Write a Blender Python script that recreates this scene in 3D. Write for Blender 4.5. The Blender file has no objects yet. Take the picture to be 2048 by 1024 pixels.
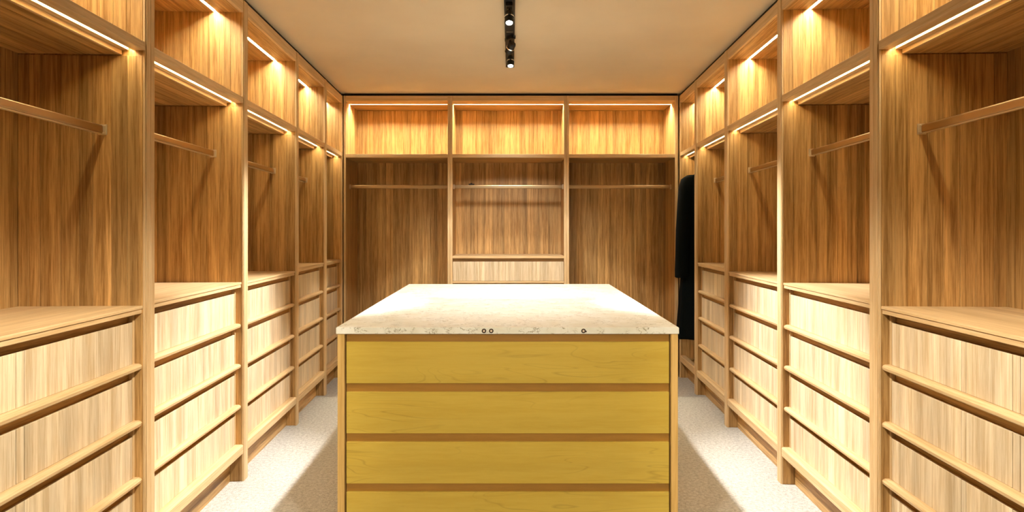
import bpy, bmesh, math, random
from mathutils import Vector, Matrix
random.seed(7)
SC = bpy.context.scene
COL = SC.collection

# ------------------------------------------------------------------ camera
F = 1250.0; HOR = 462.0; VPX = 1022.0; EYE = 1.40
cd = bpy.data.cameras.new('camera'); cam = bpy.data.objects.new('camera', cd); COL.objects.link(cam)
cam.location = (0, 0, EYE); cam.rotation_euler = (math.pi/2, 0, 0)
cd.sensor_width = 36; cd.lens = F/2048*36
cd.shift_x = (1024-VPX)/2048; cd.shift_y = -(512-HOR)/2048
cd.clip_start = 0.05
SC.camera = cam

# ------------------------------------------------------------------ world, exposure, light levels
w = bpy.data.worlds.new('world'); SC.world = w; w.use_nodes = True
w.node_tree.nodes['Background'].inputs[0].default_value = (1.0, .8, .55, 1)
w.node_tree.nodes['Background'].inputs[1].default_value = 0.05
SC.view_settings.view_transform = 'Standard'; SC.view_settings.look = 'None'
SC.view_settings.exposure = 0.0; SC.view_settings.gamma = 1.0
SC.view_settings.use_curve_mapping = False

LED_WARM = (1.0, .92, .66); LED_LOW = (1.0, .88, .56)
LED_UP_E = 255.0; LED_LO_E = 52.0; LED_BACK_E = 560.0
SPOT_COL = (1.0, .98, .94)
def spot(name, loc, target, energy, angle, blend=.6, col=SPOT_COL, size=.03):
    l = bpy.data.lights.new(name, 'SPOT'); l.energy = energy; l.spot_size = math.radians(angle)
    l.spot_blend = blend; l.color = col; l.shadow_soft_size = size
    o = bpy.data.objects.new(name, l); COL.objects.link(o); o.location = loc
    o.rotation_euler = (Vector(target)-Vector(loc)).to_track_quat('-Z', 'Y').to_euler()
    return o
# lamps of the ceiling track spotlights, plus unseen lamps added near and behind the camera
spot('spot_or_fill_lamp', (-.012, 3.66, 2.55), (0, 3.8, 0), 135, 94, 1.0)
spot('spot_or_fill_lamp', (-.005, 4.58, 2.55), (0, 5.16, .2), 85, 90, .12)
spot('spot_or_fill_lamp', (-.005, 4.62, 2.55), (0, 6.1, 1.15), 105, 62, .8, size=.12)
for sg in (-1, 1):
    spot('spot_or_fill_lamp', (-.01+.02*sg, 3.62, 2.55), (sg*1.5, 3.4, .72), 560, 50, .85)
    spot('spot_or_fill_lamp', (-.01+.02*sg, 1.50, 2.55), (sg*1.5, 2.0, .40), 330, 56, .9, (1, .92, .76))  # unseen pair added to light the nearest drawers
spot('spot_or_fill_lamp', (-.008, .6, 2.55), (0, 2.2, .3), 45, 110, .9, (1, .90, .70), .05)  # weak unseen fill lamp added above the foreground
spot('spot_or_fill_lamp', (-.008, -1.7, 2.2), (0, 2.6, .5), 430, 40, .9, (1, .90, .68), .12)  # unseen lamp added behind the camera to light the island front

# ------------------------------------------------------------------ materials
def nt(name):
    m = bpy.data.materials.new(name); m.use_nodes = True; t = m.node_tree
    return m, t, t.nodes['Principled BSDF'], t.links
def wood(name, grain, light, dark, cross=55, along=1.3, tone=.42, rough=.42, bump=.08, wave=0.0, band=9.0):
    """oak veneer; grain is the axis ('x','y','z') the fibres follow"""
    m, t, p, L = nt(name); N = t.nodes.new
    tc = N('ShaderNodeTexCoord'); oi = N('ShaderNodeObjectInfo')
    mul = N('ShaderNodeVectorMath'); mul.operation = 'MULTIPLY'; mul.inputs[1].default_value = (13, 7, 11)
    comb = N('ShaderNodeCombineXYZ')
    for k in range(3): L.new(oi.outputs['Random'], comb.inputs[k])
    L.new(comb.outputs[0], mul.inputs[0])
    add = N('ShaderNodeVectorMath'); add.operation = 'ADD'
    L.new(tc.outputs['Object'], add.inputs[0]); L.new(mul.outputs[0], add.inputs[1])
    def noise(cs, al, detail=3, rgh=.6, dist=0.0):
        mp = N('ShaderNodeMapping'); s = [cs, cs, cs]; s['xyz'.index(grain)] = al
        mp.inputs['Scale'].default_value = s; L.new(add.outputs[0], mp.inputs[0])
        n = N('ShaderNodeTexNoise'); n.inputs['Scale'].default_value = 1; n.inputs['Detail'].default_value = detail
        n.inputs['Roughness'].default_value = rgh; n.inputs['Distortion'].default_value = dist
        L.new(mp.outputs[0], n.inputs['Vector']); return n
    fine = noise(cross*3.2, along*5, 4, .7); mid = noise(cross*.8, along, 3, .65, .4); big = noise(band, .25, 2, .5)
    mx = N('ShaderNodeMath'); mx.operation = 'MULTIPLY_ADD'; mx.inputs[1].default_value = .45
    L.new(fine.outputs[0], mx.inputs[0])
    m2 = N('ShaderNodeMath'); m2.operation = 'MULTIPLY'; m2.inputs[1].default_value = .55; L.new(mid.outputs[0], m2.inputs[0])
    L.new(m2.outputs[0], mx.inputs[2])
    r = N('ShaderNodeValToRGB'); r.color_ramp.elements[0].position = .40; r.color_ramp.elements[1].position = .58
    r.color_ramp.elements[0].color = (*dark, 1); r.color_ramp.elements[1].color = (*light, 1)
    L.new(mx.outputs[0], r.inputs[0])
    # tone: broad streaks + per piece
    mr = N('ShaderNodeMapRange'); mr.inputs[1].default_value = .3; mr.inputs[2].default_value = .7
    mr.inputs[3].default_value = 1-tone; mr.inputs[4].default_value = 1+tone*.35; L.new(big.outputs[0], mr.inputs[0])
    pr = N('ShaderNodeMapRange'); pr.inputs[3].default_value = 1-tone*.28; pr.inputs[4].default_value = 1+tone*.16
    L.new(oi.outputs['Random'], pr.inputs[0])
    mm = N('ShaderNodeMath'); mm.operation = 'MULTIPLY'; L.new(mr.outputs[0], mm.inputs[0]); L.new(pr.outputs[0], mm.inputs[1])
    vm = N('ShaderNodeVectorMath'); vm.operation = 'SCALE'; L.new(r.outputs[0], vm.inputs[0]); L.new(mm.outputs[0], vm.inputs['Scale'])
    out = vm.outputs[0]
    if wave:
        mp = N('ShaderNodeMapping'); mp.inputs['Scale'].default_value = (1.1, 3, 9)
        L.new(add.outputs[0], mp.inputs[0])
        wv = N('ShaderNodeTexNoise'); wv.inputs['Scale'].default_value = 1.3; wv.inputs['Detail'].default_value = 1.5; wv.inputs['Distortion'].default_value = .8
        L.new(mp.outputs[0], wv.inputs['Vector'])
        k = N('ShaderNodeMath'); k.operation = 'MULTIPLY'; k.inputs[1].default_value = 11; L.new(wv.outputs[0], k.inputs[0])
        fr = N('ShaderNodeMath'); fr.operation = 'PINGPONG'; fr.inputs[1].default_value = .5; L.new(k.outputs[0], fr.inputs[0])
        rr = N('ShaderNodeMapRange'); rr.inputs[1].default_value = 0; rr.inputs[2].default_value = .10
        rr.inputs[3].default_value = 1-wave; rr.inputs[4].default_value = 1; L.new(fr.outputs[0], rr.inputs[0])
        msk = noise(2.2, 1.2, 2); mk = N('ShaderNodeMapRange'); mk.inputs[1].default_value = .48; mk.inputs[2].default_value = .62
        L.new(msk.outputs[0], mk.inputs[0])
        mxx = N('ShaderNodeMix'); mxx.data_type = 'FLOAT'; mxx.inputs[2].default_value = 1
        L.new(mk.outputs[0], mxx.inputs[0]); L.new(rr.outputs[0], mxx.inputs[3])
        v2 = N('ShaderNodeVectorMath'); v2.operation = 'SCALE'; L.new(out, v2.inputs[0]); L.new(mxx.outputs[0], v2.inputs['Scale']); out = v2.outputs[0]
    L.new(out, p.inputs['Base Color']); p.inputs['Roughness'].default_value = rough
    p.inputs['Specular IOR Level'].default_value = .35
    b = N('ShaderNodeBump'); b.inputs['Strength'].default_value = bump; b.inputs['Distance'].default_value = .002
    L.new(mx.outputs[0], b.inputs['Height']); L.new(b.outputs[0], p.inputs['Normal'])
    return m
OAK_L = (.68, .41, .155); OAK_D = (.34, .175, .05)
WZ = wood('oak_vertical', 'z', OAK_L, OAK_D)
WY = wood('oak_along_run', 'y', OAK_L, OAK_D, tone=.3)
WX = wood('oak_across', 'x', OAK_L, OAK_D, tone=.3)
EDGE_L = (.74, .53, .29); EDGE_D = (.58, .38, .18)
EZ = wood('oak_edge_vertical', 'z', EDGE_L, EDGE_D, tone=.12)
EY = wood('oak_edge_along_run', 'y', EDGE_L, EDGE_D, tone=.12)
EX = wood('oak_edge_across', 'x', EDGE_L, EDGE_D, tone=.12)
DZ = wood('oak_drawer_front', 'z', (.80, .66, .46), (.58, .43, .25), tone=.24, cross=45, band=13)
MAP = wood('maple_island_front', 'x', (.59, .415, .07), (.545, .37, .055), cross=22, tone=.08, wave=.22, bump=.03, rough=.38)
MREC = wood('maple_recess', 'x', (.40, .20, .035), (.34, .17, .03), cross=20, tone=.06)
def plain(name, col, rough=.5, metal=0.0, em=None, es=0.0):
    m, t, p, L = nt(name); p.inputs['Base Color'].default_value = (*col, 1); p.inputs['Roughness'].default_value = rough
    p.inputs['Metallic'].default_value = metal
    if em: p.inputs['Emission Color'].default_value = (*em, 1); p.inputs['Emission Strength'].default_value = es
    # faint surface variation so nothing is perfectly flat
    n = t.nodes.new('ShaderNodeTexNoise'); n.inputs['Scale'].default_value = 60
    mr = t.nodes.new('ShaderNodeMapRange'); mr.inputs[3].default_value = max(0, rough-.05); mr.inputs[4].default_value = min(1, rough+.06)
    L.new(n.outputs[0], mr.inputs[0]); L.new(mr.outputs[0], p.inputs['Roughness'])
    return m
BLACK = plain('black_metal', (.006, .006, .006), .6)
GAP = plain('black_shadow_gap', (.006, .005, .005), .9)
DARKGAP = plain('dark_joint', (.03, .017, .008), .8)
BRASS = plain('bronze_rail', (.50, .36, .20), .32, 1.0)
BRASS2 = plain('pale_bracket', (.80, .70, .52), .3, .85)
STEEL = plain('chrome', (.8, .8, .8), .15, 1.0)
WALL = plain('beige_paint', (.55, .42, .24), .85)
LEDU = plain('led_diffuser_upper', (.9, .8, .6), .5, 0, LED_WARM, LED_UP_E)
LEDL = plain('led_diffuser_lower', (.9, .85, .7), .5, 0, LED_LOW, LED_LO_E)
LEDB = plain('led_diffuser_back', (.9, .8, .6), .5, 0, LED_WARM, LED_BACK_E)
LENS = plain('spot_lens', (1, 1, 1), .3, 0, (1, .96, .9), 120)
COATM = plain('black_wool', (.0025, .004, .0042), .95)
COATM.node_tree.nodes['Principled BSDF'].inputs['Specular IOR Level'].default_value = .1
BUTTON = plain('black_button', (.01, .01, .01), .3)

def carpet():
    m, t, p, L = nt('carpet_loop'); N = t.nodes.new
    tc = N('ShaderNodeTexCoord')
    v = N('ShaderNodeTexVoronoi'); v.inputs['Scale'].default_value = 170; L.new(tc.outputs['Object'], v.inputs['Vector'])
    n = N('ShaderNodeTexNoise'); n.inputs['Scale'].default_value = 55; n.inputs['Detail'].default_value = 6; n.inputs['Roughness'].default_value = .8
    L.new(tc.outputs['Object'], n.inputs['Vector'])
    r = N('ShaderNodeValToRGB'); r.color_ramp.elements[0].position = .35; r.color_ramp.elements[1].position = .65
    r.color_ramp.elements[0].color = (.34, .32, .28, 1); r.color_ramp.elements[1].color = (.64, .62, .57, 1)
    L.new(n.outputs[0], r.inputs[0]); L.new(r.outputs[0], p.inputs['Base Color']); p.inputs['Roughness'].default_value = .95
    p.inputs['Specular IOR Level'].default_value = .1
    b = N('ShaderNodeBump'); b.inputs['Strength'].default_value = .5; b.inputs['Distance'].default_value = .006
    L.new(v.outputs['Distance'], b.inputs['Height']); L.new(b.outputs[0], p.inputs['Normal']); return m
CARPET = carpet()
def plaster():
    m, t, p, L = nt('ceiling_plaster'); N = t.nodes.new
    tc = N('ShaderNodeTexCoord'); n = N('ShaderNodeTexNoise'); n.inputs['Scale'].default_value = 1.6; n.inputs['Detail'].default_value = 6
    L.new(tc.outputs['Object'], n.inputs['Vector'])
    r = N('ShaderNodeValToRGB'); r.color_ramp.elements[0].position = .3; r.color_ramp.elements[1].position = .7
    r.color_ramp.elements[0].color = (.62, .51, .35, 1); r.color_ramp.elements[1].color = (.69, .58, .41, 1)
    L.new(n.outputs[0], r.inputs[0]); L.new(r.outputs[0], p.inputs['Base Color']); p.inputs['Roughness'].default_value = .7
    return m
PLASTER = plaster()
def stone():
    m, t, p, L = nt('cream_stone'); N = t.nodes.new
    tc = N('ShaderNodeTexCoord')
    mp = N('ShaderNodeMapping'); mp.inputs['Scale'].default_value = (9, 16, 16); mp.inputs['Rotation'].default_value = (0, 0, .25)
    L.new(tc.outputs['Object'], mp.inputs[0])
    n = N('ShaderNodeTexNoise'); n.inputs['Scale'].default_value = 2.6; n.inputs['Detail'].default_value = 4; n.inputs['Roughness'].default_value = .6; n.inputs['Distortion'].default_value = .7
    L.new(mp.outputs[0], n.inputs['Vector'])
    # thin broken veins where the noise crosses .5
    a = N('ShaderNodeMath'); a.operation = 'SUBTRACT'; a.inputs[1].default_value = .5; L.new(n.outputs[0], a.inputs[0])
    ab = N('ShaderNodeMath'); ab.operation = 'ABSOLUTE'; L.new(a.outputs[0], ab.inputs[0])
    vr = N('ShaderNodeMapRange'); vr.inputs[1].default_value = .0; vr.inputs[2].default_value = .022; vr.inputs[3].default_value = 1; vr.inputs[4].default_value = 0
    L.new(ab.outputs[0], vr.inputs[0])
    n2 = N('ShaderNodeTexNoise'); n2.inputs['Scale'].default_value = 15.0; n2.inputs['Detail'].default_value = 4; L.new(tc.outputs['Object'], n2.inputs['Vector'])
    k = N('ShaderNodeMapRange'); k.inputs[1].default_value = .44; k.inputs[2].default_value = .56; L.new(n2.outputs[0], k.inputs[0])
    mu = N('ShaderNodeMath'); mu.operation = 'MULTIPLY'; L.new(vr.outputs[0], mu.inputs[0]); L.new(k.outputs[0], mu.inputs[1])
    n3 = N('ShaderNodeTexNoise'); n3.inputs['Scale'].default_value = 14; n3.inputs['Detail'].default_value = 5; L.new(tc.outputs['Object'], n3.inputs['Vector'])
    base = N('ShaderNodeValToRGB'); base.color_ramp.elements[0].position = .3; base.color_ramp.elements[1].position = .7
    base.color_ramp.elements[0].color = (.74, .71, .60, 1); base.color_ramp.elements[1].color = (.86, .85, .79, 1)
    L.new(n3.outputs[0], base.inputs[0])
    mix = N('ShaderNodeMix'); mix.data_type = 'RGBA'; mix.inputs[7].default_value = (.20, .15, .05, 1)
    L.new(mu.outputs[0], mix.inputs[0]); L.new(base.outputs[0], mix.inputs[6])
    L.new(mix.outputs[2], p.inputs['Base Color']); p.inputs['Roughness'].default_value = .35
    return m
STONE = stone()

# ------------------------------------------------------------------ mesh helpers
def mesh_obj(name, bm, mat, parent=None, smooth=False):
    bmesh.ops.recalc_face_normals(bm, faces=bm.faces)
    me = bpy.data.meshes.new(name); bm.to_mesh(me); bm.free(); me.materials.append(mat)
    if smooth:
        for f in me.polygons: f.use_smooth = True
    o = bpy.data.objects.new(name, me); COL.objects.link(o)
    if parent: o.parent = parent
    return o
def bx(bm, x0, x1, y0, y1, z0, z1, bev=0.0):
    x0, x1 = sorted((x0, x1)); y0, y1 = sorted((y0, y1)); z0, z1 = sorted((z0, z1))
    vs = [bm.verts.new((x, y, z)) for x in (x0, x1) for y in (y0, y1) for z in (z0, z1)]
    fs = [bm.faces.new([vs[i] for i in q]) for q in ((0,1,3,2),(4,6,7,5),(0,4,5,1),(2,3,7,6),(0,2,6,4),(1,5,7,3))]
    if bev:
        es = list({e for f in fs for e in f.edges})
        bmesh.ops.bevel(bm, geom=es, offset=bev, segments=1, affect='EDGES')
def box(name, mat, parent, x0, x1, y0, y1, z0, z1, bev=0.0):
    bm = bmesh.new(); bx(bm, x0, x1, y0, y1, z0, z1, bev); return mesh_obj(name, bm, mat, parent)
def prism_y(bm, prof, y0, y1):
    """profile (x,z) swept along y"""
    a = [bm.verts.new((x, y0, z)) for x, z in prof]; b = [bm.verts.new((x, y1, z)) for x, z in prof]
    n = len(prof); bm.faces.new(a); bm.faces.new(b[::-1])
    for i in range(n): bm.faces.new((a[i], a[(i+1) % n], b[(i+1) % n], b[i]))
def prism_x(bm, prof, x0, x1):
    a = [bm.verts.new((x0, y, z)) for y, z in prof]; b = [bm.verts.new((x1, y, z)) for y, z in prof]
    n = len(prof); bm.faces.new(a); bm.faces.new(b[::-1])
    for i in range(n): bm.faces.new((a[i], a[(i+1) % n], b[(i+1) % n], b[i]))
def empty(name, label, cat, loc, rz=0.0, group=None):
    o = bpy.data.objects.new(name, None); COL.objects.link(o); o.location = loc; o.rotation_euler = (0, 0, rz)
    o.empty_display_size = .1; o['label'] = label; o['category'] = cat
    if group: o['group'] = group
    return o
def struct(o): o['kind'] = 'structure'; return o
def splits(a, b, wmin, wmax, rnd):
    out = [a]
    while out[-1] < b - wmax: out.append(out[-1] + rnd.uniform(wmin, wmax))
    if b - out[-1] > wmax*.9: out.append((out[-1]+b)/2)
    out.append(b); return list(zip(out[:-1], out[1:]))

# ------------------------------------------------------------------ the setting
TOP = 2.693; CEIL = 2.722
bm = bmesh.new(); bx(bm, -2.5, 2.5, -2.2, 6.75, -.1, 0); struct(mesh_obj('floor', bm, CARPET))
bm = bmesh.new(); bx(bm, -2.5, 2.5, -2.2, 6.75, CEIL, CEIL+.1); struct(mesh_obj('ceiling', bm, PLASTER))
for nm, a in (('wall_left', (-2.5, -2.4, -2.2, 6.75)), ('wall_right', (2.4, 2.5, -2.2, 6.75)),
              ('wall_back', (-2.4, 2.4, 6.65, 6.75)), ('wall_front', (-2.4, 2.4, -2.2, -2.1))):
    struct(box(nm, WALL, None, *a, 0, CEIL))

# ------------------------------------------------------------------ side wardrobe units
W0 = 1.33; SL = .047; TH = math.atan(SL); CT = math.cos(TH)
DEP = .49                      # clear depth behind the front plane
SHELF = 2.149; NICHE = 2.622
def side_unit(sg, y0, y1, t0, t1, label, drawers=True, boards_near=False, dz=0.0, rod_z=1.826, seed=0, vis=True):
    """y0,y1: clear opening in room depth, t0,t1: side panel thickness (near, far); sg -1 left, +1 right.
    Local frame: x = outwards * sg, y along the run."""
    rnd = random.Random(seed)
    ys = (y0 - t0)                                   # base point on the front plane
    root = empty('wardrobe_unit', label, 'wardrobe', (sg*(W0+SL*ys), ys, 0), -sg*TH, 'wardrobe units along the %s wall' % ('left' if sg < 0 else 'right'))
    k = 1/CT
    u0 = t0*k; u1 = (y1-ys)*k; ue = u1 + t1*k; X = lambda v: sg*v
    def B(name, mat, v0, v1, a, b, z0, z1, bev=0.0, par=root): return box(name, mat, par, X(v0), X(v1), a, b, z0, z1, bev)
    # side panels: core with a vertical edge strip that has its own stepped groove
    n_ = B('side_panel', WZ, .012, DEP+.02, 0.0006, u0, 0, TOP-.001)
    f_ = B('side_panel', WZ, .012, DEP+.02, u1+.004, ue-.0006, 0, TOP-.001)
    for par, a, b in ((n_, 0, u0), (f_, u1, ue)):
        bm = bmesh.new(); t = b-a; c = a + (t*.82 if par is n_ else t*.18)
        lo, hi = (a+.0006, c) if par is n_ else (c, b-.0006)
        bx(bm, X(0), X(.012), lo, hi, 0, TOP-.001, .0012)
        lo, hi = (c+.001, b) if par is n_ else (a, c-.001)
        bx(bm, X(.004), X(.0125), lo, hi, 0, TOP-.001, .001)
        mesh_obj('edge_strip', bm, EZ, par)
    # face boards of the far side panel (the face that looks at the room's entrance)
    for z0, z1 in ((SHELF, NICHE), (.16, SHELF-.055)):
        for a, b in splits(.0125, DEP, .045, .085, rnd):
            B('board', WZ, a+.0004, b-.0004, u1-rnd.uniform(.0, .0012), u1+.004, z0, z1, .0008, f_)
    bk = B('back_panel', WZ, DEP+.004, DEP+.02, 0.001, ue-.001, 0, TOP-.001)
    if boards_near:
        for a, b in splits(u0, u1, .05, .1, rnd):
            B('board', WZ, DEP-rnd.uniform(0, .001), DEP+.004, a+.0004, b-.0004, .16, SHELF-.045, .0008, bk)
    # top: fascia + niche ceiling of planks, LED between
    B('fascia', EY, .003, .022, u0, u1, NICHE, TOP-.001, .0015)
    tp = B('niche_ceiling', WY, .022, DEP, u0, u1, NICHE+.014, NICHE+.024)
    lu = .145
    for a, b in splits(.022, lu, .055, .075, rnd) + splits(lu+.016, DEP, .055, .09, rnd):
        B('plank', WY, a+.0008, b-.0006, u0+.001, u1-.001, NICHE-rnd.uniform(0, .0006), NICHE+.014, 0, tp)
    B('led_strip', LEDU, lu+.001, lu+.015, u0+.004, u1-.004, NICHE+.008, NICHE+.014)
    # the middle shelf: flat front zone, LED, step, planks
    sh = B('shelf', EY, .004, .050, u0, u1, SHELF-.034, SHELF, .0012)
    B('shelf_top', WY, .050, DEP, u0, u1, SHELF-.012, SHELF, 0, sh)
    B('shelf_strip', EY, .066, .092, u0, u1, SHELF-.034, SHELF-.012, .0008, sh)
    B('shelf_core', DARKGAP, .104, DEP, u0, u1, SHELF-.043, SHELF-.012, 0, sh)
    B('step_strip', EY, .092, .104, u0, u1, SHELF-.052, SHELF-.012, .001, sh)
    for a, b in splits(.104, DEP, .05, .08, rnd):
        B('plank', WY, a+.0011, b-.0011, u0+.001, u1-.001, SHELF-.052+rnd.uniform(0, .0006), SHELF-.043, 0, sh)
    B('led_strip', LEDL, .051, .065, u0+.004, u1-.004, SHELF-.025, SHELF-.019)
    # clothes rail: flat oval bar between two brackets
    rv = .165; bm = bmesh.new(); prof = []
    for i in range(16):
        an = 2*math.pi*i/16; prof.append((X(rv)+.0085*math.cos(an), rod_z+(.008 if math.sin(an) > 0 else -.008)+.0085*math.sin(an)))
    prism_y(bm, prof, u0+.012, u1-.014); cr = mesh_obj('clothes_rail', bm, BRASS, root)
    B('rail_lip', BRASS2, rv-.006, rv+.006, u0+.014, u1-.016, rod_z-.0205, rod_z-.0155, .0015, cr)
    for a, b, s in ((u0, u0+.014, 1), (u1-.016, u1-.001, -1)):
        bm = bmesh.new(); bx(bm, X(rv-.013), X(rv+.013), a, b, rod_z-.017, rod_z+.017, .003)
        bx(bm, X(rv-.017), X(rv+.017), (a if s > 0 else b-.004), (a+.004 if s > 0 else b), rod_z-.021, rod_z+.021, .0015)
        mesh_obj('bracket', bm, BRASS2, cr)
    # plinth
    B('plinth', WY, .075, .09, u0, u1, 0, .158)
    def rail(zt, par, v0=.015, v1=.066, h=.024):
        bm = bmesh.new()
        prof = [(X(v1), zt), (X(v0+.012), zt), (X(v0+.004), zt-.0035), (X(v0), zt-.010), (X(v0+.002), zt-h+.004), (X(v0+.007), zt-h), (X(v1), zt-h)]
        prism_y(bm, prof, u0, u1); return mesh_obj('rail', bm, EY, par)
    if drawers:
        ct = 1.108+dz
        bm = bmesh.new(); bx(bm, X(.012), X(DEP), u0, u1, ct-.012, ct, .0012); bx(bm, X(.016), X(.05), u0, u1, ct-.030, ct-.0125, .001)
        mesh_obj('counter', bm, EY, root)
        B('recess_board', WY, .062, .078, u0, u1, .158, ct-.012)
        zr = [.878+dz*.8, .653+dz*.7, .427+dz*.4]
        bt = .205+dz*.3
        tops = [ct-.064] + [z-.062 for z in zr]; bots = zr[:]+[bt]
        for z in zr: rail(z, root)
        for i, (a, b) in enumerate(zip(tops, bots)):
            d = B('drawer', WY, .0535, .062, u0+.0125, u1-.0125, b+.001, a-.001)
            if boards_near:
                off = [0, .055, .413, .436, .64, .67, 1] if sg > 0 else [0, .586, .62, 1]
                cuts = [u0+.012+(u1-u0-.024)*(1-q) for q in off][::-1]
            else:
                cuts = [u0+.012, (u0+u1)/2+rnd.uniform(-.1, .1), u1-.012]
            for j in range(len(cuts)-1):
                e = .0013 if boards_near else .0003
                B('board', DZ, .046, .054, cuts[j]+e, cuts[j+1]-e, b+.0005, a, .0008, d)
        # inner stile strips beside the drawers
        for a, b in ((u0, u0+.012), (u1-.012, u1)):
            B('stile', EZ, .044, .066, a, b, .158, ct-.031)
        base_top = bt
    else:
        B('bottom_shelf', WY, .05, DEP, u0, u1, .17, .19)
        base_top = .215
    bm = bmesh.new()
    prof = [(X(.05), base_top), (X(.012), base_top), (X(.002), base_top-.006), (X(.002), .160), (X(.006), .155), (X(.05), .155)]
    prism_y(bm, prof, u0, u1); mesh_obj('base_rail', bm, EY, root)
    return root

side = {-1: [(.46, 1.385, .035, .035), (1.46, 2.477, .035, .036), (2.549, 3.494, .036, .034), (3.562, 4.496, .034, .027), (4.55, 5.31, .027, .033), (5.376, 5.962, .033, .024)],
        1: [(.46, 1.385, .035, .035), (1.46, 2.462, .035, .0355), (2.533, 3.454, .0355, .0315), (3.517, 4.454, .0315, .036), (4.527, 5.333, .037, .034), (5.401, 5.962, .034, .024)]}
ordn = {-1: ['oak wardrobe unit beside the camera on the left, before the one the photo edge cuts',
             'oak wardrobe unit cut by the left photo edge, largest drawers on the left',
             'second oak wardrobe unit from the left photo edge, with bright pale drawers',
             'third oak wardrobe unit from the left photo edge, brightest drawers, beside the island front corner',
             'fourth oak wardrobe unit from the left photo edge, tan drawers with shadowed counter',
             'narrowest left oak wardrobe unit with dim drawers, in the back left corner'],
        1: ['oak wardrobe unit beside the camera on the right, before the one the photo edge cuts',
            'oak wardrobe unit cut by the right photo edge, drawer fronts with upright joints',
            'second oak wardrobe unit from the right photo edge, pale drawers brightest at their far end',
            'third oak wardrobe unit from the right photo edge, bright drawers and short length of rail',
            'fourth oak wardrobe unit from the right photo edge, tan drawers beside the black coat',
            'drawerless oak wardrobe unit with a black coat in the back right corner']}
dzs = [0, -.004, .006, .004, .022, .022]
for sg in (-1, 1):
    for i, (a, b, t0, t1) in enumerate(side[sg]):
        if i == 0: continue
        side_unit(sg, a, b, t0, t1, ordn[sg][i], drawers=not (sg > 0 and i == 5), boards_near=(i == 1),
                  dz=dzs[i], rod_z=(2.0 if sg > 0 and i == 5 else (1.80 if i == 1 else 1.832)), seed=100*i+sg)

# ------------------------------------------------------------------ back wardrobe units
YB = 5.99; BD = .50; BN = 2.648; BS = 2.138
def back_unit(x0, x1, xs0, xs1, label, drawers, seed):
    """x0,x1 clear face opening, xs0,xs1 outer limits"""
    rnd = random.Random(seed)
    cx = (xs0+xs1)/2; root = empty('wardrobe_unit', label, 'wardrobe', (cx, YB, 0), 0, 'wardrobe units on the back wall')
    def B(name, mat, a, b, y0, y1, z0, z1, bev=0.0, par=root): return box(name, mat, par, a-cx, b-cx, y0, y1, z0, z1, bev)
    i0, i1 = x0-.012, x1+.012
    for a, b, p0, p1, e in ((xs0+.0005, i0, xs0+.0005, x0, 1), (i1, xs1-.0005, x1, xs1-.0005, -1)):
        s = B('side_panel', WZ, a, b, .02, BD+.02, 0, TOP+.004)
        B('face_post', EZ, p0, p1, 0, .02, 0, TOP+.004, .0015, s)
        for z0, z1 in ((BS, BN), (.09, BS-.034)):
            for q, r in splits(.02, BD-.004, .06, .1, rnd):
                xx = (b, b+.003) if e > 0 else (a-.003, a)
                B('board', WZ, xx[0], xx[1], q+.0004, r-.0004, z0, z1, .0006, s)
    bk = B('back_panel', WZ, xs0+.001, xs1-.001, BD+.004, BD+.02, 0, TOP+.003)
    for z0, z1 in ((BS, BN), (.09, BS-.03)):
        for a, b in splits(i0+.001, i1-.001, .05, .1, rnd):
            B('board', WZ, a+.0005, b-.0005, BD-rnd.uniform(0, .001), BD+.004, z0, z1, .0008, bk)
    B('fascia', EX, x0, x1, .002, .02, BN, TOP+.004, .0015)
    tp = B('niche_ceiling', WX, i0+.003, i1-.003, .02, .17, BN, BN+.016)
    B('ceiling_board', WX, i0+.003, i1-.003, .186, BD, BN+.002, BN+.016, 0, tp)
    B('channel_back', WX, i0+.003, i1-.003, .165, .19, BN+.0145, BN+.03, 0, tp)
    B('led_strip', LEDB, i0+.006, i1-.006, .171, .185, BN+.008, BN+.014)
    sh = B('shelf', EX, x0, x1, .003, .02, BS-.034, BS, .0015)
    B('shelf_board', WX, i0+.003, i1-.003, .02, BD, BS-.032, BS, 0, sh)
    # rail along x
    rz = 1.836; ry = .17; bm = bmesh.new(); prof = []
    for i in range(16):
        an = 2*math.pi*i/16; prof.append((ry+.0085*math.cos(an), rz+(.010 if math.sin(an) > 0 else -.010)+.0085*math.sin(an)))
    prism_x(bm, prof, i0-cx+.012, i1-cx-.012); cr = mesh_obj('clothes_rail', bm, BRASS, root)
    for a, b in ((i0+.003, i0+.018), (i1-.018, i1-.003)):
        B('bracket', BRASS2, a, b, ry-.013, ry+.013, rz-.024, rz+.024, .003, cr)
    B('plinth', WX, i0, i1, .07, .09, 0, .08); 
    if drawers:
        bm = bmesh.new(); bx(bm, x0-cx, x1-cx, -.004, BD, 1.137, 1.162, .002); mesh_obj('counter', bm, EX, root)
        B('recess_board', WX, i0+.003, i1-.003, .05, .06, .08, 1.137)
        zt = 1.106
        for k in range(4):
            d = B('drawer', DZ, x0+.002, x1-.002, .018, .05, zt-.186, zt, .0012)
            B('rail', EX, x0, x1, .008, .05, zt-.206, zt-.188, .002) if k < 3 else None
            zt -= .226
        B('base_rail', EX, x0, x1, .005, .05, .08, zt+.038, .002)
    else:
        B('bottom_shelf', WX, i0, i1, .02, BD, .08, .10); B('base_rail', EX, x0, x1, .004, .02, .03, .10, .001)
    return root
back_unit(-1.584, -.608, -1.606, -.5845, 'tall open oak wardrobe unit on the back wall, at its left end', False, 11)
back_unit(-.561, .508, -.5845, .532, 'middle oak wardrobe unit on the back wall with a counter and pale drawer', True, 12)
back_unit(.556, 1.572, .532, 1.604, 'tall open oak wardrobe unit on the back wall, at its right end', False, 13)

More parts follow.
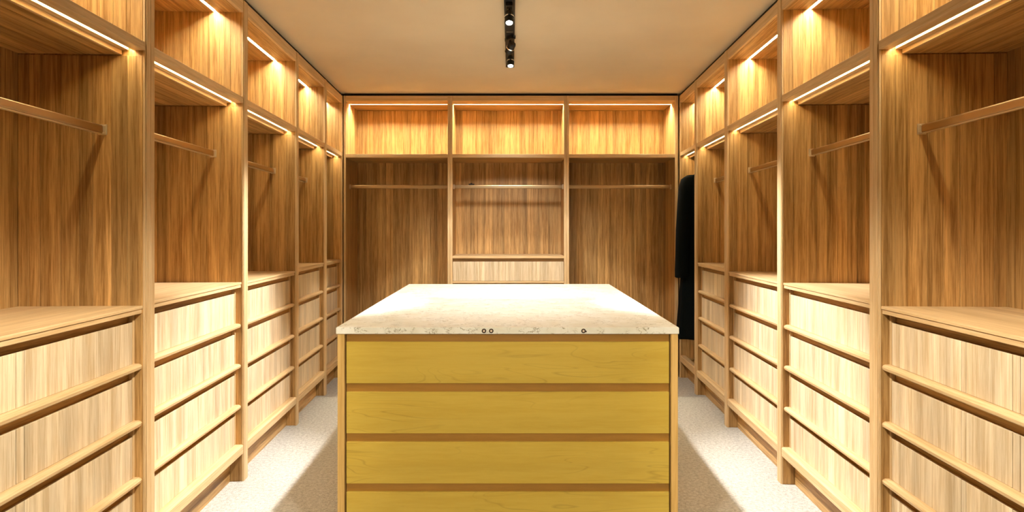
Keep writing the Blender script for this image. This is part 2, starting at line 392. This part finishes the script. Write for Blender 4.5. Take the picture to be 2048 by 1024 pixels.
# black strips painting the shade in the gap between wardrobe tops and ceiling
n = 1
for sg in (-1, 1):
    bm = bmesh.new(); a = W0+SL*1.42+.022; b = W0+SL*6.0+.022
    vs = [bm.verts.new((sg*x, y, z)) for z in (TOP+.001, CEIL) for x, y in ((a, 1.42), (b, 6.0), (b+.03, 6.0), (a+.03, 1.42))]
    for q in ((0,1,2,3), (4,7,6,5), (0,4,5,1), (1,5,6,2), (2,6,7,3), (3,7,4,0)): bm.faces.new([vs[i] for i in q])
    struct(mesh_obj('gap_shade_%d' % n, bm, GAP)); n += 1
struct(box('gap_shade_3', GAP, None, -1.60, 1.60, 6.012, 6.04, TOP+.005, CEIL))

# ------------------------------------------------------------------ island
YI = 2.59; ZI = 1.0; HW0 = .7095; HW1 = .7545; YI1 = 4.715; TK = .027
isl = empty('island', 'yellow maple drawer island standing on the carpet in the room centre', 'island', (-.0135, YI, 0))
def taper(bm, x0, x1, x2, x3, y0, y1, z0, z1, bev=0.0):
    """plan quadrilateral: x0..x1 at y0, x2..x3 at y1"""
    vs = [bm.verts.new(c) for c in ((x0,y0,z0),(x1,y0,z0),(x3,y1,z0),(x2,y1,z0),(x0,y0,z1),(x1,y0,z1),(x3,y1,z1),(x2,y1,z1))]
    fs = [bm.faces.new([vs[i] for i in q]) for q in ((0,3,2,1),(4,5,6,7),(0,1,5,4),(1,2,6,5),(2,3,7,6),(3,0,4,7))]
    if bev: bmesh.ops.bevel(bm, geom=list({e for f in fs for e in f.edges}), offset=bev, segments=2, affect='EDGES')
L_ = YI1-YI
zt_ = ZI-TK-.001
for s in (-1, 1):
    bm = bmesh.new(); a = HW0-.003; b = HW1-.003
    vs_ = sorted((s*a, s*(a-.0285))); vt = sorted((s*b, s*(b-.0285)))
    taper(bm, vs_[0], vs_[1], vt[0], vt[1], .004, L_-.004, 0, zt_, .0012); mesh_obj('side_panel', bm, wood('island_side', 'z', (.70, .45, .16), (.56, .34, .10), tone=.15), isl)
hx = HW0-.0355
box('recess_board', MREC, isl, -hx, hx, .024, .046, .05, zt_)
bm = bmesh.new(); taper(bm, -hx, hx, -(HW1-.036), HW1-.036, .05, L_-.05, .05, zt_-.02); mesh_obj('carcass', bm, WX, isl)
box('rear_panel', MAP, isl, -(HW1-.036), HW1-.036, L_-.05, L_-.03, .0, zt_)
zz = .939
for k in range(4):
    zb = zz-.173 if k < 3 else .12
    d = box('drawer', MAP, isl, -.6715, .6715, .010, .024, zb, zz, .0012)
    zz -= .2085
# thin dark joints beside and under the drawers
box('plinth', DARKGAP, isl, -hx, hx, .06, .08, 0, .06)
# stone worktop
wt = empty('worktop', 'cream stone slab with fine dark veins lying on the island', 'worktop', (-.0145, YI, ZI-TK))
bm = bmesh.new(); taper(bm, -HW0-.0015, HW0+.0015, -HW1, HW1, 0, L_, 0, TK, .0015); mesh_obj('slab', bm, STONE, wt)
bm_lab = ['ring', 'ring', 'ring']
RINGM = plain('ring_dark_bronze', (.05, .025, .015), .35, .6); RINGC = plain('ring_pink_centre', (.75, .6, .45), .4, .3)
for px, r in ((968, .0095), (982.5, .0095), (1167, .0095)):
    x = (px-VPX)/F*YI+.0145; z = TK/2-.0005
    bm = bmesh.new(); R1, R2 = r, .0028
    mat = Matrix.Translation((x, -.0006, z)) @ Matrix.Rotation(math.pi/2, 4, 'X')
    ring = []
    for i in range(20):
        a = 2*math.pi*i/20; rr = []
        for j in range(8):
            b = 2*math.pi*j/8; rad = R1-R2+R2*math.cos(b)
            rr.append(bm.verts.new(mat @ Vector((rad*math.cos(a), rad*math.sin(a), R2*.6*math.sin(b)))))
        ring.append(rr)
    for i in range(20):
        for j in range(8):
            bm.faces.new((ring[i][j], ring[(i+1) % 20][j], ring[(i+1) % 20][(j+1) % 8], ring[i][(j+1) % 8]))
    if px == 1167: bx(bm, x+.006, x+.013, -.003, .0, z-.005, z+.001, .0008)
    ro = mesh_obj('ring', bm, RINGM, wt, True)
    bm = bmesh.new(); bmesh.ops.create_cone(bm, cap_ends=True, segments=16, radius1=.0052, radius2=.0045, depth=.002,
        matrix=Matrix.Translation((x, -.0008, z)) @ Matrix.Rotation(math.pi/2, 4, 'X')); mesh_obj('ring_centre', bm, RINGC, ro)

# ------------------------------------------------------------------ ceiling track and spotlights
tr = empty('ceiling_track', 'straight black light track fixed to the beige ceiling', 'track', (-.008, 2.0, CEIL-.024))
bm = bmesh.new(); hw = .032
prof = [(-hw, .024), (-hw, 0), (-hw+.008, 0), (-hw+.008, .014), (hw-.008, .014), (hw-.008, 0), (hw, 0), (hw, .024)]
prism_y(bm, prof, -2.6, 2.95); mesh_obj('channel', bm, BLACK, tr)
box('end_cap', BLACK, tr, -hw-.001, hw+.001, 2.95, 2.956, -.001, .0235)
box('joint_plate', BRASS2, tr, -.022, .022, 2.117, 2.124, .0135, .0205)
def spotlight(x, y, tilt, label, lit, rz=0.0, drop=.05):
    r = empty('spotlight', label, 'spotlight', (x, y, CEIL-.0105), rz, 'spotlights on the ceiling track')
    box('adapter', BLACK, r, -.018, .018, -.045, .045, -.024, 0, .002)
    bm = bmesh.new(); bmesh.ops.create_cone(bm, cap_ends=True, segments=12, radius1=.006, radius2=.006, depth=drop+.01, matrix=Matrix.Translation((0, 0, -.02-drop/2)))
    mesh_obj('stem', bm, BLACK, r)
    M = Matrix.Translation((0, 0, -.03-drop)) @ Matrix.Rotation(tilt, 4, 'X')
    bm = bmesh.new(); secs = [(-.045, .0), (-.045, .022), (-.035, .026), (.03, .026), (.034, .024), (.034, .020), (.024, .019)]; rings = []
    for z, rad in secs:
        rings.append([bm.verts.new(M @ Vector((rad*math.cos(2*math.pi*i/20), rad*math.sin(2*math.pi*i/20), -z))) for i in range(20)] if rad else [bm.verts.new(M @ Vector((0, 0, -z)))])
    for i in range(20): bm.faces.new((rings[0][0], rings[1][i], rings[1][(i+1) % 20]))
    for a, b in zip(rings[1:-1], rings[2:]):
        for i in range(20): bm.faces.new((a[i], b[i], b[(i+1) % 20], a[(i+1) % 20]))
    mesh_obj('housing', bm, BLACK, r, False)
    bm = bmesh.new(); bmesh.ops.create_cone(bm, cap_ends=True, segments=20, radius1=.0188, radius2=.0188, depth=.004, matrix=M @ Matrix.Translation((0, 0, -.026)))
    mesh_obj('lens', bm, LENS if lit else STEEL, r)
    bm = bmesh.new(); bmesh.ops.create_cone(bm, cap_ends=False, segments=20, radius1=.029, radius2=.029, depth=.008, matrix=M @ Matrix.Translation((0, 0, .005)))
    mesh_obj('collar', bm, STEEL, r, True)
    return r
spotlight(-.010, 3.62, -.40, 'lit black spotlight on the ceiling track nearest the camera', True)
spotlight(-.006, 4.22, .9, 'unlit black spotlight with chrome ring between the two lit ones', False, .5)
spotlight(-.003, 4.56, -.35, 'lit black spotlight at the far end of the ceiling track', True)
# ------------------------------------------------------------------ black coat on a hanger
CY = 5.66; CX = W0+SL*CY+.165
hg = empty('coat_hanger', 'dark hanger hooked on the rail, holding the black coat', 'hanger', (CX, CY, 2.0))
def tube(bm, pts, r, seg=8):
    rings = []
    for i, p in enumerate(pts):
        d = (Vector(pts[min(i+1, len(pts)-1)])-Vector(pts[max(i-1, 0)])).normalized()
        q = d.to_track_quat('Z', 'Y')
        rr = r[i] if isinstance(r, (list, tuple)) else r
        rings.append([bm.verts.new(Vector(p)+q @ Vector((rr*math.cos(2*math.pi*k/seg), rr*math.sin(2*math.pi*k/seg), 0))) for k in range(seg)])
    for a, b in zip(rings[:-1], rings[1:]):
        for k in range(seg): bm.faces.new((a[k], a[(k+1) % seg], b[(k+1) % seg], b[k]))
    bm.faces.new(rings[0]); bm.faces.new(rings[-1][::-1])
bm = bmesh.new()
tube(bm, [(.026*math.cos(a), 0, .001+.026*math.sin(a)) for a in [math.pi+.3-.45*i for i in range(0, 11)]] + [(0, 0, -.036), (0, 0, -.07)], .0022)
mesh_obj('hook', bm, STEEL, hg)
bm = bmesh.new(); tube(bm, [(-.17, 0, -.145), (-.10, 0, -.10), (0, 0, -.07), (.10, 0, -.10), (.17, 0, -.145)], [.007, .010, .011, .010, .007])
mesh_obj('shoulder_bar', bm, BLACK, hg)
ct = empty('coat', 'long black coat hanging in the back right corner unit', 'coat', (CX, CY, .0))
def loft(bm, secs, seg=28, fold=0.0, ph=0.0):
    """secs: (cx, cy, z, rx, ry, foldamp)"""
    rings = []
    for (cx, cy, z, rx, ry, fa) in secs:
        ring = []
        for i in range(seg):
            a = 2*math.pi*i/seg; m = 1+fa*math.cos(a*7+ph+z*1.3)
            x = rx*math.copysign(abs(math.cos(a))**.8, math.cos(a)); y = ry*math.copysign(abs(math.sin(a))**.8, math.sin(a))
            ring.append(bm.verts.new((cx+x*(1+fa*.3*math.cos(a*5+ph)), cy+y*m, z)))
        rings.append(ring)
    for a, b in zip(rings[:-1], rings[1:]):
        for k in range(seg): bm.faces.new((a[k], a[(k+1) % seg], b[(k+1) % seg], b[k]))
    bm.faces.new(rings[0]); bm.faces.new(rings[-1][::-1])
bm = bmesh.new()
loft(bm, [(0,0,1.935,.055,.045,0), (0,0,1.915,.10,.05,0), (0,0,1.88,.165,.06,.02), (0,0,1.83,.195,.07,.03), (0,0,1.70,.200,.085,.05), (0,0,1.5,.205,.09,.08),
          (0,0,1.25,.212,.09,.12), (0,0,.98,.225,.095,.16), (0,0,.7,.245,.10,.2), (0,0,.46,.262,.105,.24), (0,0,.43,.262,.105,.24)])
o = mesh_obj('body', bm, COATM, ct, True)
for s in (-1, 1):
    bm = bmesh.new()
    loft(bm, [(s*.13,-.0,1.905,.035,.045,0), (s*.165,-.01,1.87,.055,.062,0), (s*.185,-.015,1.78,.06,.072,.02), (s*.195,-.02,1.6,.062,.07,.03), (s*.206,-.025,1.4,.064,.066,.05),
              (s*.215,-.03,1.2,.062,.062,.05), (s*.222,-.03,1.05,.06,.058,.04), (s*.224,-.03,.985,.058,.056,.03), (s*.224,-.03,.98,.05,.05,.03)], 16, ph=s)
    mesh_obj('sleeve', bm, COATM, ct, True)
    bm = bmesh.new()
    tube(bm, [(0, .05, 1.945), (s*.05, .03, 1.955), (s*.07, -.03, 1.93), (s*.05, -.075, 1.82), (s*.015, -.095, 1.62)], [.018, .02, .02, .022, .008])
    mesh_obj('lapel', bm, COATM, ct, True)
bm = bmesh.new()
for z in (1.5, 1.32, 1.14):
    bmesh.ops.create_cone(bm, cap_ends=True, segments=10, radius1=.011, radius2=.010, depth=.005, matrix=Matrix.Translation((.02, -.108, z)) @ Matrix.Rotation(math.pi/2, 4, 'X'))
mesh_obj('buttons', bm, BUTTON, ct)
# small dark clip on the middle rail of the back wall
cl = empty('clothes_clip', 'small black clip lying on the middle rail of the back wall', 'clip', ((943-VPX)/F*6.16, YB+.17, 1.8555))
bm = bmesh.new(); bx(bm, -.028, .028, -.007, .007, 0, .010, .003); mesh_obj('jaw', bm, BLACK, cl)
bm = bmesh.new(); bx(bm, -.012, .010, -.005, .005, .010, .018, .003); mesh_obj('grip', bm, BLACK, cl)
